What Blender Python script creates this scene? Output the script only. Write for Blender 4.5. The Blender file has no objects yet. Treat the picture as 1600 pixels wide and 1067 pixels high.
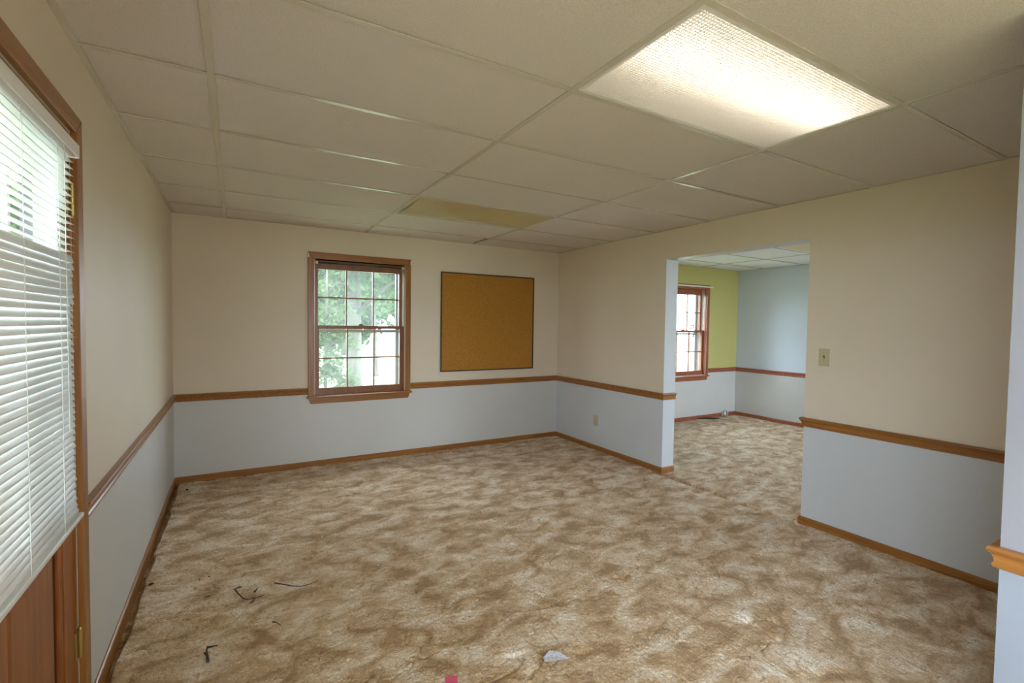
import bpy, bmesh, math, random
import numpy as np
from mathutils import Vector, Matrix

random.seed(7)
rng = np.random.default_rng(11)
scene = bpy.context.scene
COL = scene.collection

# ------------------------------------------------------------------ measured room (metres)
W, D, H = 4.032, 4.992, 2.338          # partition face, far wall, ceiling
TH = 0.16                              # partition thickness
W2, D2 = 7.533, 4.898                  # second room
YJ1, YJ2, HO = 3.230, 1.914, 2.063     # opening in the partition
YN = -3.2                              # rear end of the house part
X1, TL, TW, P0 = 0.393, 1.2192, 0.6096, 0.4118   # ceiling grid
ZS = 0.748                             # paint change behind the chair rail
TOP = H + 0.30

# ------------------------------------------------------------------ camera
yaw, pitch, roll, fpx = 0.52489, 0.03523, 0.01358, 745.86
cyaw, syaw, cp, sp, cr, sr = math.cos(yaw), math.sin(yaw), math.cos(pitch), math.sin(pitch), math.cos(roll), math.sin(roll)
r0 = Vector((cyaw, -syaw, 0)); f0 = Vector((syaw, cyaw, 0)); z0 = Vector((0, 0, 1))
fw = cp * f0 - sp * z0; up = sp * f0 + cp * z0
right = cr * r0 + sr * up; upv = cr * up - sr * r0
cam = bpy.data.cameras.new('camera')
cam.sensor_fit = 'HORIZONTAL'; cam.sensor_width = 36.0
cam.lens = fpx * 36.0 / 1600.0
cam.clip_start = 0.05; cam.clip_end = 300
cam_ob = bpy.data.objects.new('camera', cam); COL.objects.link(cam_ob)
M = Matrix((right, upv, -fw)).transposed().to_4x4()
M.translation = Vector((0.468, 0.0, 1.4217))
cam_ob.matrix_world = M
scene.camera = cam_ob

# ------------------------------------------------------------------ sky, sun, daylight portals, exposure
SKY = 8.5
world = bpy.data.worlds.new('overcast_sky'); scene.world = world
world.use_nodes = True
bg = world.node_tree.nodes['Background']
bg.inputs['Color'].default_value = (0.74, 0.86, 1.0, 1); bg.inputs['Strength'].default_value = SKY
sun = bpy.data.lights.new('sun', 'SUN'); sun.energy = 2.5; sun.angle = 0.03; sun.color = (1.0, 0.95, 0.86)
sun_ob = bpy.data.objects.new('sun', sun); COL.objects.link(sun_ob)
sun_ob.rotation_euler = (math.radians(32), 0, math.radians(62))     # from high behind the house

def portal(loc, rot, sx, sy):
    l = bpy.data.lights.new('daylight_portal', 'AREA'); l.shape = 'RECTANGLE'; l.size = sx; l.size_y = sy
    l.cycles.is_portal = True
    o = bpy.data.objects.new('daylight_portal', l); COL.objects.link(o)
    o.location = loc; o.rotation_euler = rot
    return o
hp = math.pi / 2
portal((1.583, D + 0.22, 1.37), (-hp, 0, 0), 0.95, 1.4)            # far window (emits towards -y)
portal((6.315, D2 + 0.22, 1.37), (-hp, 0, 0), 0.95, 1.4)
portal((-0.16, 1.49, 1.40), (0, -hp, 0), 1.05, 1.0)                 # door glass (emits +x)
portal((-0.14, -1.5, 1.31), (0, -hp, 0), 1.6, 2.8)               # added wide window in the door wall, behind the viewer
portal((1.65, YN - 0.1, 1.28), (hp, 0, 0), 0.9, 1.67)               # added rear window behind the viewer
portal((6.6, 0.1, 1.12), (hp, 0, 0), 1.4, 1.95)                    # added second-room window out of view

scene.view_settings.view_transform = 'Standard'
scene.view_settings.look = 'None'
scene.view_settings.exposure = 1.27
scene.view_settings.gamma = 1.0
scene.view_settings.use_curve_mapping = False
scene.cycles.use_denoising = True
scene.cycles.max_bounces = 10
scene.cycles.diffuse_bounces = 6
scene.cycles.transparent_max_bounces = 24
scene.cycles.sample_clamp_indirect = 6.0
scene.cycles.caustics_reflective = False
scene.cycles.caustics_refractive = False

# ------------------------------------------------------------------ materials
def new_mat(name):
    m = bpy.data.materials.new(name); m.use_nodes = True
    nt = m.node_tree
    for n in list(nt.nodes): nt.nodes.remove(n)
    out = nt.nodes.new('ShaderNodeOutputMaterial')
    return m, nt, out

def N(nt, typ, **kw):
    n = nt.nodes.new(typ)
    for k, v in kw.items():
        if k.startswith('i_'): n.inputs[k[2:].replace('_', ' ')].default_value = v
        else: setattr(n, k, v)
    return n

def pbr(name, color, rough=0.6, color2=None, nscale=4.0, bump=0.0, bscale=80.0, spec=0.5, stretch=(1, 1, 1), coat=0.0,
        detail=4.0, lo=0.35, hi=0.65, metal=0.0, bdist=0.002):
    m, nt, out = new_mat(name)
    b = N(nt, 'ShaderNodeBsdfPrincipled')
    b.inputs['Roughness'].default_value = rough
    b.inputs['Specular IOR Level'].default_value = spec
    b.inputs['Metallic'].default_value = metal
    b.inputs['Coat Weight'].default_value = coat
    b.inputs['Coat Roughness'].default_value = 0.2
    tc = N(nt, 'ShaderNodeTexCoord'); mp = N(nt, 'ShaderNodeMapping')
    geo = N(nt, 'ShaderNodeNewGeometry')
    nt.links.new(geo.outputs['Position'], mp.inputs['Vector'])
    mp.inputs['Scale'].default_value = stretch
    if color2 is not None:
        no = N(nt, 'ShaderNodeTexNoise'); no.inputs['Scale'].default_value = nscale; no.inputs['Detail'].default_value = detail
        nt.links.new(mp.outputs['Vector'], no.inputs['Vector'])
        ra = N(nt, 'ShaderNodeValToRGB')
        ra.color_ramp.elements[0].position = lo; ra.color_ramp.elements[0].color = (*color, 1)
        ra.color_ramp.elements[1].position = hi; ra.color_ramp.elements[1].color = (*color2, 1)
        nt.links.new(no.outputs['Fac'], ra.inputs['Fac']); nt.links.new(ra.outputs['Color'], b.inputs['Base Color'])
    else:
        b.inputs['Base Color'].default_value = (*color, 1)
    if bump > 0:
        nb = N(nt, 'ShaderNodeTexNoise'); nb.inputs['Scale'].default_value = bscale; nb.inputs['Detail'].default_value = 3
        nt.links.new(mp.outputs['Vector'], nb.inputs['Vector'])
        bp = N(nt, 'ShaderNodeBump'); bp.inputs['Strength'].default_value = bump; bp.inputs['Distance'].default_value = bdist
        nt.links.new(nb.outputs['Fac'], bp.inputs['Height']); nt.links.new(bp.outputs['Normal'], b.inputs['Normal'])
    nt.links.new(b.outputs['BSDF'], out.inputs['Surface'])
    return m

MT = {}
MT['cream'] = pbr('cream_paint', (0.685, 0.59, 0.455), 0.55, (0.715, 0.62, 0.485), 1.3, 0.10, 160)
MT['sage'] = pbr('pale_sage_paint', (0.575, 0.57, 0.54), 0.5, (0.605, 0.60, 0.57), 1.3, 0.10, 160)  # lower-wall sage, warmed for the mixed room light
MT['sage_daylit'] = pbr('daylit_sage_paint', (0.57, 0.59, 0.61), 0.5, (0.60, 0.62, 0.64), 1.3, 0.10, 160)  # same sage paint with cool daylight tinted into the colour
MT['blue'] = pbr('pale_blue_paint', (0.57, 0.64, 0.72), 0.5, (0.60, 0.67, 0.75), 1.3, 0.10, 160)
MT['yellow'] = pbr('lime_yellow_paint', (0.52, 0.48, 0.17), 0.55, (0.55, 0.51, 0.19), 1.3, 0.10, 160)
MT['jamb_paint'] = pbr('jamb_paint_darkened', (0.255, 0.247, 0.268), 0.5, (0.28, 0.272, 0.293), 2.0, 0.12, 120)  # darkened to offset the strong window light; lilac daylight tinted in
MT['jamb_low'] = pbr('jamb_low_darkened', (0.24, 0.265, 0.30), 0.5, (0.265, 0.29, 0.325), 2.0, 0.12, 120)  # lower coat darkened and blued for the same window light
MT['jamb_out'] = pbr('dark_slate_exterior_paint', (0.065, 0.065, 0.075), 0.6, (0.08, 0.08, 0.09), 9)
MT['panel'] = pbr('mineral_fibre_tile', (0.64, 0.59, 0.55), 0.9, (0.73, 0.68, 0.635), 260.0, 0.5, 190, spec=0.15, detail=6, lo=0.38, hi=0.55, bdist=0.004)
MT['panel_daylit'] = pbr('daylit_ceiling_tile', (0.77, 0.81, 0.89), 0.9, (0.82, 0.86, 0.94), 120.0, 0.4, 95, spec=0.15, detail=6, lo=0.38, hi=0.55, bdist=0.003)  # second-room tile, lightened and blued in place of cool daylight
MT['tee'] = pbr('white_enamel_tee', (0.60, 0.56, 0.47), 0.22, (0.66, 0.62, 0.53), 3.0, spec=0.5)
MT['fixture_white'] = pbr('white_enamel', (0.80, 0.79, 0.76), 0.3)
MT['deck'] = pbr('roof_deck', (0.12, 0.10, 0.08), 0.9, (0.16, 0.13, 0.10), 4)
MT['brick_out'] = pbr('outer_render', (0.45, 0.42, 0.38), 0.9, (0.5, 0.47, 0.42), 5)

def wood(name, c1, c2, rough=0.35, axis=2):
    """grain runs along the object's longest direction; stretched noise"""
    m, nt, out = new_mat(name)
    b = N(nt, 'ShaderNodeBsdfPrincipled'); b.inputs['Roughness'].default_value = rough
    b.inputs['Coat Weight'].default_value = 0.12; b.inputs['Coat Roughness'].default_value = 0.25
    geo = N(nt, 'ShaderNodeNewGeometry'); mp = N(nt, 'ShaderNodeMapping')
    sc = [30, 30, 30]; sc[axis] = 1.6
    mp.inputs['Scale'].default_value = sc
    nt.links.new(geo.outputs['Position'], mp.inputs['Vector'])
    no = N(nt, 'ShaderNodeTexNoise'); no.inputs['Scale'].default_value = 1.5; no.inputs['Detail'].default_value = 7; no.inputs['Distortion'].default_value = 0.6
    nt.links.new(mp.outputs['Vector'], no.inputs['Vector'])
    ra = N(nt, 'ShaderNodeValToRGB')
    ra.color_ramp.elements[0].position = 0.3; ra.color_ramp.elements[0].color = (*c1, 1)
    ra.color_ramp.elements[1].position = 0.72; ra.color_ramp.elements[1].color = (*c2, 1)
    nt.links.new(no.outputs['Fac'], ra.inputs['Fac']); nt.links.new(ra.outputs['Color'], b.inputs['Base Color'])
    bp = N(nt, 'ShaderNodeBump'); bp.inputs['Strength'].default_value = 0.15; bp.inputs['Distance'].default_value = 0.001
    nt.links.new(no.outputs['Fac'], bp.inputs['Height']); nt.links.new(bp.outputs['Normal'], b.inputs['Normal'])
    nt.links.new(b.outputs['BSDF'], out.inputs['Surface'])
    return m
OAK1, OAK2 = (0.225, 0.083, 0.015), (0.37, 0.157, 0.033)
for ax, nm in ((0, 'x'), (1, 'y'), (2, 'z')):
    MT['oak_' + nm] = wood('honey_oak_grain_' + nm, OAK1, OAK2, 0.32, ax)
MT['door_wood'] = wood('red_brown_door_wood', (0.20, 0.055, 0.012), (0.36, 0.125, 0.03), 0.3, 2)
MT['sash_wood'] = wood('red_brown_sash_wood', (0.20, 0.075, 0.028), (0.29, 0.12, 0.045), 0.35, 2)
MT['red_sash'] = wood('mahogany_window_wood', (0.27, 0.075, 0.032), (0.37, 0.12, 0.05), 0.32, 2)
MT['dark_frame'] = pbr('dark_walnut', (0.055, 0.028, 0.012), 0.5, (0.08, 0.042, 0.018), 20)
MT['cork'] = pbr('cork', (0.36, 0.165, 0.028), 0.9, (0.46, 0.225, 0.045), 130, 0.5, 180, spec=0.1, detail=5, lo=0.4, hi=0.6)
MT['liner'] = pbr('vinyl_jamb_liner', (0.62, 0.58, 0.50), 0.5)
MT['storm'] = pbr('grey_aluminium', (0.30, 0.29, 0.32), 0.45, metal=0.2)
MT['white_plastic'] = pbr('white_plastic', (0.78, 0.77, 0.74), 0.4)
MT['almond'] = pbr('almond_plastic', (0.50, 0.44, 0.25), 0.4)
MT['almond_dark'] = pbr('almond_slot', (0.10, 0.08, 0.04), 0.5)
MT['screw'] = pbr('brass_screw', (0.35, 0.28, 0.14), 0.35, metal=0.7)
MT['brass'] = pbr('aged_brass', (0.55, 0.40, 0.14), 0.35, metal=0.85)
MT['bronze'] = pbr('dark_bronze', (0.10, 0.075, 0.05), 0.4, metal=0.6)
MT['dark_metal'] = pbr('dark_rod_metal', (0.05, 0.045, 0.045), 0.35, metal=0.5)
MT['twig'] = pbr('dry_twig', (0.045, 0.028, 0.014), 0.9, (0.09, 0.055, 0.03), 60)
MT['leaf_dry'] = pbr('dry_leaf', (0.16, 0.085, 0.04), 0.9, (0.24, 0.14, 0.07), 40)
MT['pink'] = pbr('pink_card', (0.80, 0.12, 0.22), 0.55)
MT['black'] = pbr('black_plastic', (0.012, 0.012, 0.012), 0.5)
MT['steel'] = pbr('scuffed_steel', (0.62, 0.62, 0.64), 0.3, metal=0.8)
MT['lint'] = pbr('white_lint', (0.75, 0.74, 0.72), 0.8)
MT['bark'] = pbr('grey_bark', (0.055, 0.048, 0.038), 0.95, (0.09, 0.08, 0.062), 12, 0.6, 30, stretch=(1, 1, 0.2))
MT['grass'] = pbr('mown_grass', (0.15, 0.18, 0.085), 0.95, (0.23, 0.25, 0.13), 1.2)
MT['drive'] = pbr('pale_concrete_drive', (0.62, 0.60, 0.56), 0.9, (0.68, 0.66, 0.62), 3)

def leaf_mat(name, c1, c2):
    m, nt, out = new_mat(name)
    geo = N(nt, 'ShaderNodeNewGeometry')
    no = N(nt, 'ShaderNodeTexNoise'); no.inputs['Scale'].default_value = 2.5
    nt.links.new(geo.outputs['Position'], no.inputs['Vector'])
    ra = N(nt, 'ShaderNodeValToRGB')
    ra.color_ramp.elements[0].position = 0.35; ra.color_ramp.elements[0].color = (*c1, 1)
    ra.color_ramp.elements[1].position = 0.65; ra.color_ramp.elements[1].color = (*c2, 1)
    nt.links.new(no.outputs['Fac'], ra.inputs['Fac'])
    d = N(nt, 'ShaderNodeBsdfDiffuse'); t = N(nt, 'ShaderNodeBsdfTranslucent'); mx = N(nt, 'ShaderNodeMixShader'); mx.inputs[0].default_value = 0.35
    nt.links.new(ra.outputs['Color'], d.inputs['Color']); nt.links.new(ra.outputs['Color'], t.inputs['Color'])
    nt.links.new(d.outputs[0], mx.inputs[1]); nt.links.new(t.outputs[0], mx.inputs[2]); nt.links.new(mx.outputs[0], out.inputs['Surface'])
    return m
MT['leaf_a'] = leaf_mat('green_leaf', (0.030, 0.055, 0.022), (0.070, 0.105, 0.045))
MT['leaf_b'] = leaf_mat('pale_green_leaf', (0.050, 0.085, 0.032), (0.10, 0.145, 0.06))

def glass_mat(name, haze, hazecol=(0.85, 0.9, 0.9), streak=0.0):
    """thin window glass with a film of dust: clear, a little mirror, a little scatter"""
    m, nt, out = new_mat(name)
    tr = N(nt, 'ShaderNodeBsdfTransparent'); tr.inputs['Color'].default_value = (0.95, 0.97, 0.96, 1)
    tl = N(nt, 'ShaderNodeBsdfTranslucent'); tl.inputs['Color'].default_value = (*hazecol, 1)
    gl = N(nt, 'ShaderNodeBsdfGlossy'); gl.inputs['Roughness'].default_value = 0.03
    mx = N(nt, 'ShaderNodeMixShader'); mx.inputs[0].default_value = haze
    if streak:
        geo = N(nt, 'ShaderNodeNewGeometry'); no = N(nt, 'ShaderNodeTexNoise'); no.inputs['Scale'].default_value = 7
        nt.links.new(geo.outputs['Position'], no.inputs['Vector'])
        mr = N(nt, 'ShaderNodeMapRange'); mr.inputs['To Min'].default_value = haze - streak; mr.inputs['To Max'].default_value = haze + streak
        nt.links.new(no.outputs['Fac'], mr.inputs['Value']); nt.links.new(mr.outputs[0], mx.inputs[0])
    m2 = N(nt, 'ShaderNodeMixShader'); m2.inputs[0].default_value = 0.04
    nt.links.new(tr.outputs[0], mx.inputs[1]); nt.links.new(tl.outputs[0], mx.inputs[2])
    nt.links.new(mx.outputs[0], m2.inputs[1]); nt.links.new(gl.outputs[0], m2.inputs[2])
    nt.links.new(m2.outputs[0], out.inputs['Surface'])
    return m
MT['glass'] = glass_mat('dusty_window_glass', 0.035, streak=0.012)
MT['glass_clear'] = glass_mat('clear_window_glass', 0.015)

def blind_mat():
    m, nt, out = new_mat('white_vinyl_slat')
    b = N(nt, 'ShaderNodeBsdfPrincipled'); b.inputs['Base Color'].default_value = (0.80, 0.80, 0.79, 1); b.inputs['Roughness'].default_value = 0.4
    t = N(nt, 'ShaderNodeBsdfTranslucent'); t.inputs['Color'].default_value = (0.78, 0.80, 0.78, 1)
    mx = N(nt, 'ShaderNodeMixShader'); mx.inputs[0].default_value = 0.09
    nt.links.new(b.outputs[0], mx.inputs[1]); nt.links.new(t.outputs[0], mx.inputs[2]); nt.links.new(mx.outputs[0], out.inputs['Surface'])
    return m
MT['slat'] = blind_mat()

def lens_mat(name, tint, clear, pitch=0.0105, dotclear=0.35):
    """prismatic acrylic lens: milky body with a grid of clearer prism tips"""
    m, nt, out = new_mat(name)
    geo = N(nt, 'ShaderNodeNewGeometry'); mp = N(nt, 'ShaderNodeMapping')
    s = 1 / pitch; mp.inputs['Scale'].default_value = (s, s, s)
    nt.links.new(geo.outputs['Position'], mp.inputs['Vector'])
    fr = N(nt, 'ShaderNodeVectorMath', operation='FRACTION'); nt.links.new(mp.outputs['Vector'], fr.inputs[0])
    sb = N(nt, 'ShaderNodeVectorMath', operation='SUBTRACT'); sb.inputs[1].default_value = (0.5, 0.5, 0); nt.links.new(fr.outputs[0], sb.inputs[0])
    mu = N(nt, 'ShaderNodeVectorMath', operation='MULTIPLY'); mu.inputs[1].default_value = (1, 1, 0); nt.links.new(sb.outputs[0], mu.inputs[0])
    ln = N(nt, 'ShaderNodeVectorMath', operation='LENGTH'); nt.links.new(mu.outputs[0], ln.inputs[0])
    mr = N(nt, 'ShaderNodeMapRange'); mr.inputs['From Min'].default_value = 0.22; mr.inputs['From Max'].default_value = 0.38
    mr.inputs['To Min'].default_value = dotclear; mr.inputs['To Max'].default_value = clear
    nt.links.new(ln.outputs['Value'], mr.inputs['Value'])
    tr = N(nt, 'ShaderNodeBsdfTransparent'); tr.inputs['Color'].default_value = (*tint, 1)
    tl = N(nt, 'ShaderNodeBsdfTranslucent'); tl.inputs['Color'].default_value = (*tint, 1)
    mx = N(nt, 'ShaderNodeMixShader')
    nt.links.new(mr.outputs[0], mx.inputs[0]); nt.links.new(tl.outputs[0], mx.inputs[1]); nt.links.new(tr.outputs[0], mx.inputs[2])
    df = N(nt, 'ShaderNodeBsdfDiffuse'); df.inputs['Color'].default_value = (*[0.8 * v for v in tint], 1)
    m3 = N(nt, 'ShaderNodeMixShader')
    m4 = N(nt, 'ShaderNodeMapRange'); m4.inputs['From Min'].default_value = 0.22; m4.inputs['From Max'].default_value = 0.45
    m4.inputs['To Min'].default_value = 0.04; m4.inputs['To Max'].default_value = 0.72     # the valleys between prisms throw light back up
    nt.links.new(ln.outputs['Value'], m4.inputs['Value']); nt.links.new(m4.outputs[0], m3.inputs[0])
    nt.links.new(mx.outputs[0], m3.inputs[1]); nt.links.new(df.outputs[0], m3.inputs[2])
    nt.links.new(m3.outputs[0], out.inputs['Surface'])
    return m
MT['lens'] = lens_mat('prismatic_acrylic_lens', (0.93, 0.91, 0.88), 0.05, 0.0125)
MT['lens_old'] = pbr('yellowed_acrylic_lens', (0.52, 0.44, 0.23), 0.33, (0.57, 0.485, 0.26), 3)
MT['lens_beige'] = pbr('beige_acrylic_lens', (0.72, 0.64, 0.46), 0.4)

def emit_mat(name, col, s):
    m, nt, out = new_mat(name)
    e = N(nt, 'ShaderNodeEmission'); e.inputs['Color'].default_value = (*col, 1); e.inputs['Strength'].default_value = s
    nt.links.new(e.outputs[0], out.inputs['Surface'])
    return m
MT['tube_on'] = emit_mat('lit_fluorescent_tube', (1.0, 0.93, 0.82), 13.0)
MT['tube_off'] = pbr('unlit_fluorescent_tube', (0.78, 0.77, 0.74), 0.25)

def carpet_mat():
    m, nt, out = new_mat('mottled_brown_carpet')
    geo = N(nt, 'ShaderNodeNewGeometry')
    mp = N(nt, 'ShaderNodeMapping'); mp.inputs['Rotation'].default_value = (0, 0, math.radians(-18)); mp.inputs['Scale'].default_value = (1.0, 1.5, 1)
    nt.links.new(geo.outputs['Position'], mp.inputs['Vector'])
    big = N(nt, 'ShaderNodeTexNoise'); big.inputs['Scale'].default_value = 5.2; big.inputs['Detail'].default_value = 5; big.inputs['Roughness'].default_value = 0.62; big.inputs['Distortion'].default_value = 0.5
    nt.links.new(mp.outputs['Vector'], big.inputs['Vector'])
    ra = N(nt, 'ShaderNodeValToRGB'); cr_ = ra.color_ramp
    cr_.elements[0].position = 0.37; cr_.elements[0].color = (0.46, 0.285, 0.13, 1)
    cr_.elements[1].position = 0.65; cr_.elements[1].color = (0.97, 0.85, 0.69, 1)
    e = cr_.elements.new(0.50); e.color = (0.74, 0.535, 0.325, 1)
    nt.links.new(big.outputs['Fac'], ra.inputs['Fac'])
    fine = N(nt, 'ShaderNodeTexNoise'); fine.inputs['Scale'].default_value = 120; fine.inputs['Detail'].default_value = 3
    nt.links.new(geo.outputs['Position'], fine.inputs['Vector'])
    r2 = N(nt, 'ShaderNodeValToRGB'); r2.color_ramp.elements[0].position = 0.3; r2.color_ramp.elements[0].color = (0.72, 0.68, 0.63, 1)
    r2.color_ramp.elements[1].position = 0.62; r2.color_ramp.elements[1].color = (1, 1, 1, 1)
    nt.links.new(fine.outputs['Fac'], r2.inputs['Fac'])
    mu = N(nt, 'ShaderNodeMix', data_type='RGBA', blend_type='MULTIPLY'); mu.inputs[0].default_value = 1.0
    nt.links.new(ra.outputs['Color'], mu.inputs[6]); nt.links.new(r2.outputs['Color'], mu.inputs[7])
    # shaded crevices between tufts painted dark, in short curly marks that come in patches
    wr = N(nt, 'ShaderNodeTexNoise'); wr.inputs['Scale'].default_value = 27; wr.inputs['Detail'].default_value = 4; wr.inputs['Roughness'].default_value = 0.65; wr.inputs['Distortion'].default_value = 0.8
    nt.links.new(mp.outputs['Vector'], wr.inputs['Vector'])
    cl = N(nt, 'ShaderNodeMapRange'); cl.interpolation_type = 'SMOOTHSTEP'
    cl.inputs['From Min'].default_value = 0.37; cl.inputs['From Max'].default_value = 0.455; cl.inputs['To Min'].default_value = 1.0; cl.inputs['To Max'].default_value = 0.0
    nt.links.new(wr.outputs['Fac'], cl.inputs['Value'])
    ga = N(nt, 'ShaderNodeTexNoise'); ga.inputs['Scale'].default_value = 7; ga.inputs['Detail'].default_value = 3; nt.links.new(geo.outputs['Position'], ga.inputs['Vector'])
    gm = N(nt, 'ShaderNodeMapRange'); gm.inputs['From Min'].default_value = 0.40; gm.inputs['From Max'].default_value = 0.58; gm.inputs['To Min'].default_value = 0.2; gm.inputs['To Max'].default_value = 0.8; nt.links.new(ga.outputs['Fac'], gm.inputs['Value'])
    cm = N(nt, 'ShaderNodeMath', operation='MULTIPLY'); nt.links.new(cl.outputs[0], cm.inputs[0]); nt.links.new(gm.outputs[0], cm.inputs[1])
    mk = N(nt, 'ShaderNodeMix', data_type='RGBA', blend_type='MIX'); nt.links.new(cm.outputs[0], mk.inputs[0])
    nt.links.new(mu.outputs[2], mk.inputs[6]); mk.inputs[7].default_value = (0.34, 0.20, 0.088, 1)
    mu = mk
    b = N(nt, 'ShaderNodeBsdfPrincipled'); b.inputs['Roughness'].default_value = 0.95; b.inputs['Specular IOR Level'].default_value = 0.1
    b.inputs['Sheen Weight'].default_value = 0.25; b.inputs['Sheen Roughness'].default_value = 0.5
    nt.links.new(mu.outputs[2], b.inputs['Base Color'])
    nb = N(nt, 'ShaderNodeTexNoise'); nb.inputs['Scale'].default_value = 160; nb.inputs['Detail'].default_value = 3
    nt.links.new(geo.outputs['Position'], nb.inputs['Vector'])
    bp = N(nt, 'ShaderNodeBump'); bp.inputs['Strength'].default_value = 1.0; bp.inputs['Distance'].default_value = 0.006
    nt.links.new(nb.outputs['Fac'], bp.inputs['Height']); nt.links.new(bp.outputs['Normal'], b.inputs['Normal'])
    nt.links.new(b.outputs['BSDF'], out.inputs['Surface'])
    return m
MT['carpet'] = carpet_mat()

# ------------------------------------------------------------------ mesh helpers
class MB:
    """collects faces, then links them as one mesh object"""
    def __init__(s): s.v = []; s.f = []; s.mi = []
    def quadset(s, vs, fs, mi=0):
        o = len(s.v); s.v += [tuple(v) for v in vs]; s.f += [tuple(i + o for i in f) for f in fs]; s.mi += [mi] * len(fs)
        return s
    def box(s, x0, x1, y0, y1, z0_, z1, mi=0):
        vs = [(x, y, z) for z in (z0_, z1) for y in (y0, y1) for x in (x0, x1)]
        s.quadset(vs, [(0, 2, 3, 1), (4, 5, 7, 6), (0, 1, 5, 4), (2, 6, 7, 3), (0, 4, 6, 2), (1, 3, 7, 5)], mi)
        return s
    def tube(s, pts, rad, n=8, mi=0, cap=True):
        pts = [Vector(p) for p in pts]
        rads = rad if isinstance(rad, (list, tuple)) else [rad] * len(pts)
        o = len(s.v); up0 = None
        for i, p in enumerate(pts):
            d = (pts[min(i + 1, len(pts) - 1)] - pts[max(i - 1, 0)]).normalized()
            a = d.cross(Vector((0, 0, 1)))
            if a.length < 1e-3: a = d.cross(Vector((1, 0, 0)))
            a.normalize(); b = d.cross(a)
            for k in range(n):
                t = 2 * math.pi * k / n
                s.v.append(tuple(p + rads[i] * (math.cos(t) * a + math.sin(t) * b)))
        for i in range(len(pts) - 1):
            for k in range(n):
                s.f.append((o + i * n + k, o + i * n + (k + 1) % n, o + (i + 1) * n + (k + 1) % n, o + (i + 1) * n + k)); s.mi.append(mi)
        if cap:
            s.f.append(tuple(o + k for k in range(n))[::-1]); s.mi.append(mi)
            s.f.append(tuple(o + (len(pts) - 1) * n + k for k in range(n))); s.mi.append(mi)
        return s
    def sweep(s, path, prof, side=1, mi=0):
        """profile (d, z) swept along a plan polyline, d to the left (side=1) or right, mitred"""
        P = [Vector((p[0], p[1])) for p in path]; rows = []
        for i, p in enumerate(P):
            ns = []
            if i > 0: t = (P[i] - P[i - 1]).normalized(); ns.append(Vector((-t.y, t.x)))
            if i < len(P) - 1: t = (P[i + 1] - P[i]).normalized(); ns.append(Vector((-t.y, t.x)))
            n = ns[0] if len(ns) == 1 else (ns[0] + ns[1]) / (1 + ns[0].dot(ns[1]))
            rows.append([(p.x + side * d * n.x, p.y + side * d * n.y, z) for d, z in prof])
        m = len(prof); vs = [v for r in rows for v in r]; fs = []
        for i in range(len(P) - 1):
            for k in range(m):
                a, b = i * m + k, i * m + (k + 1) % m
                fs.append((a, b, b + m, a + m))
        fs.append(tuple(range(m))[::-1]); fs.append(tuple((len(P) - 1) * m + k for k in range(m)))
        return s.quadset(vs, fs, mi)
    def build(s, name, mats, parent=None, smooth=False, bevel=0.0):
        me = bpy.data.meshes.new(name); me.from_pydata(s.v, [], s.f)
        if not isinstance(mats, (list, tuple)): mats = [mats]
        for m in mats: me.materials.append(MT[m])
        me.polygons.foreach_set('material_index', s.mi)
        bm = bmesh.new(); bm.from_mesh(me); bmesh.ops.recalc_face_normals(bm, faces=bm.faces); bm.to_mesh(me); bm.free()
        if smooth: me.polygons.foreach_set('use_smooth', [True] * len(me.polygons))
        o = bpy.data.objects.new(name, me); COL.objects.link(o)
        if parent is not None: o.parent = parent; o.matrix_parent_inverse = parent.matrix_world.inverted()
        if bevel:
            md = o.modifiers.new('edge', 'BEVEL'); md.width = bevel; md.segments = 2; md.limit_method = 'ANGLE'
        return o

def empty(name, loc=(0, 0, 0)):
    o = bpy.data.objects.new(name, None); COL.objects.link(o); o.location = loc
    o.matrix_world = Matrix.Translation(loc); o.empty_display_size = 0.05
    return o
def tag(o, label=None, cat=None, group=None, kind=None):
    if label: o['label'] = label
    if cat: o['category'] = cat
    if group: o['group'] = group
    if kind: o['kind'] = kind
    return o
def struct(o, label, cat): return tag(o, label, cat, kind='structure')

# ------------------------------------------------------------------ walls
def wall_boxes(boxes, name, mats, label, faces=None):
    """boxes split at the paint line; material 0 above, 1 below; faces(normal, centre) may override"""
    mb = MB()
    for (x0, x1, y0, y1, a, b) in boxes:
        if a < ZS < b:
            mb.box(x0, x1, y0, y1, a, ZS, 1); mb.box(x0, x1, y0, y1, ZS, b, 0)
        else:
            mb.box(x0, x1, y0, y1, a, b, 0 if (a + b) / 2 > ZS else 1)
    o = mb.build(name, mats)
    if faces:
        for p in o.data.polygons:
            r = faces(p.normal, p.center)
            if r is not None: p.material_index = r
    return struct(o, label, 'wall')

OW = 0.20          # outer wall thickness
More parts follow.
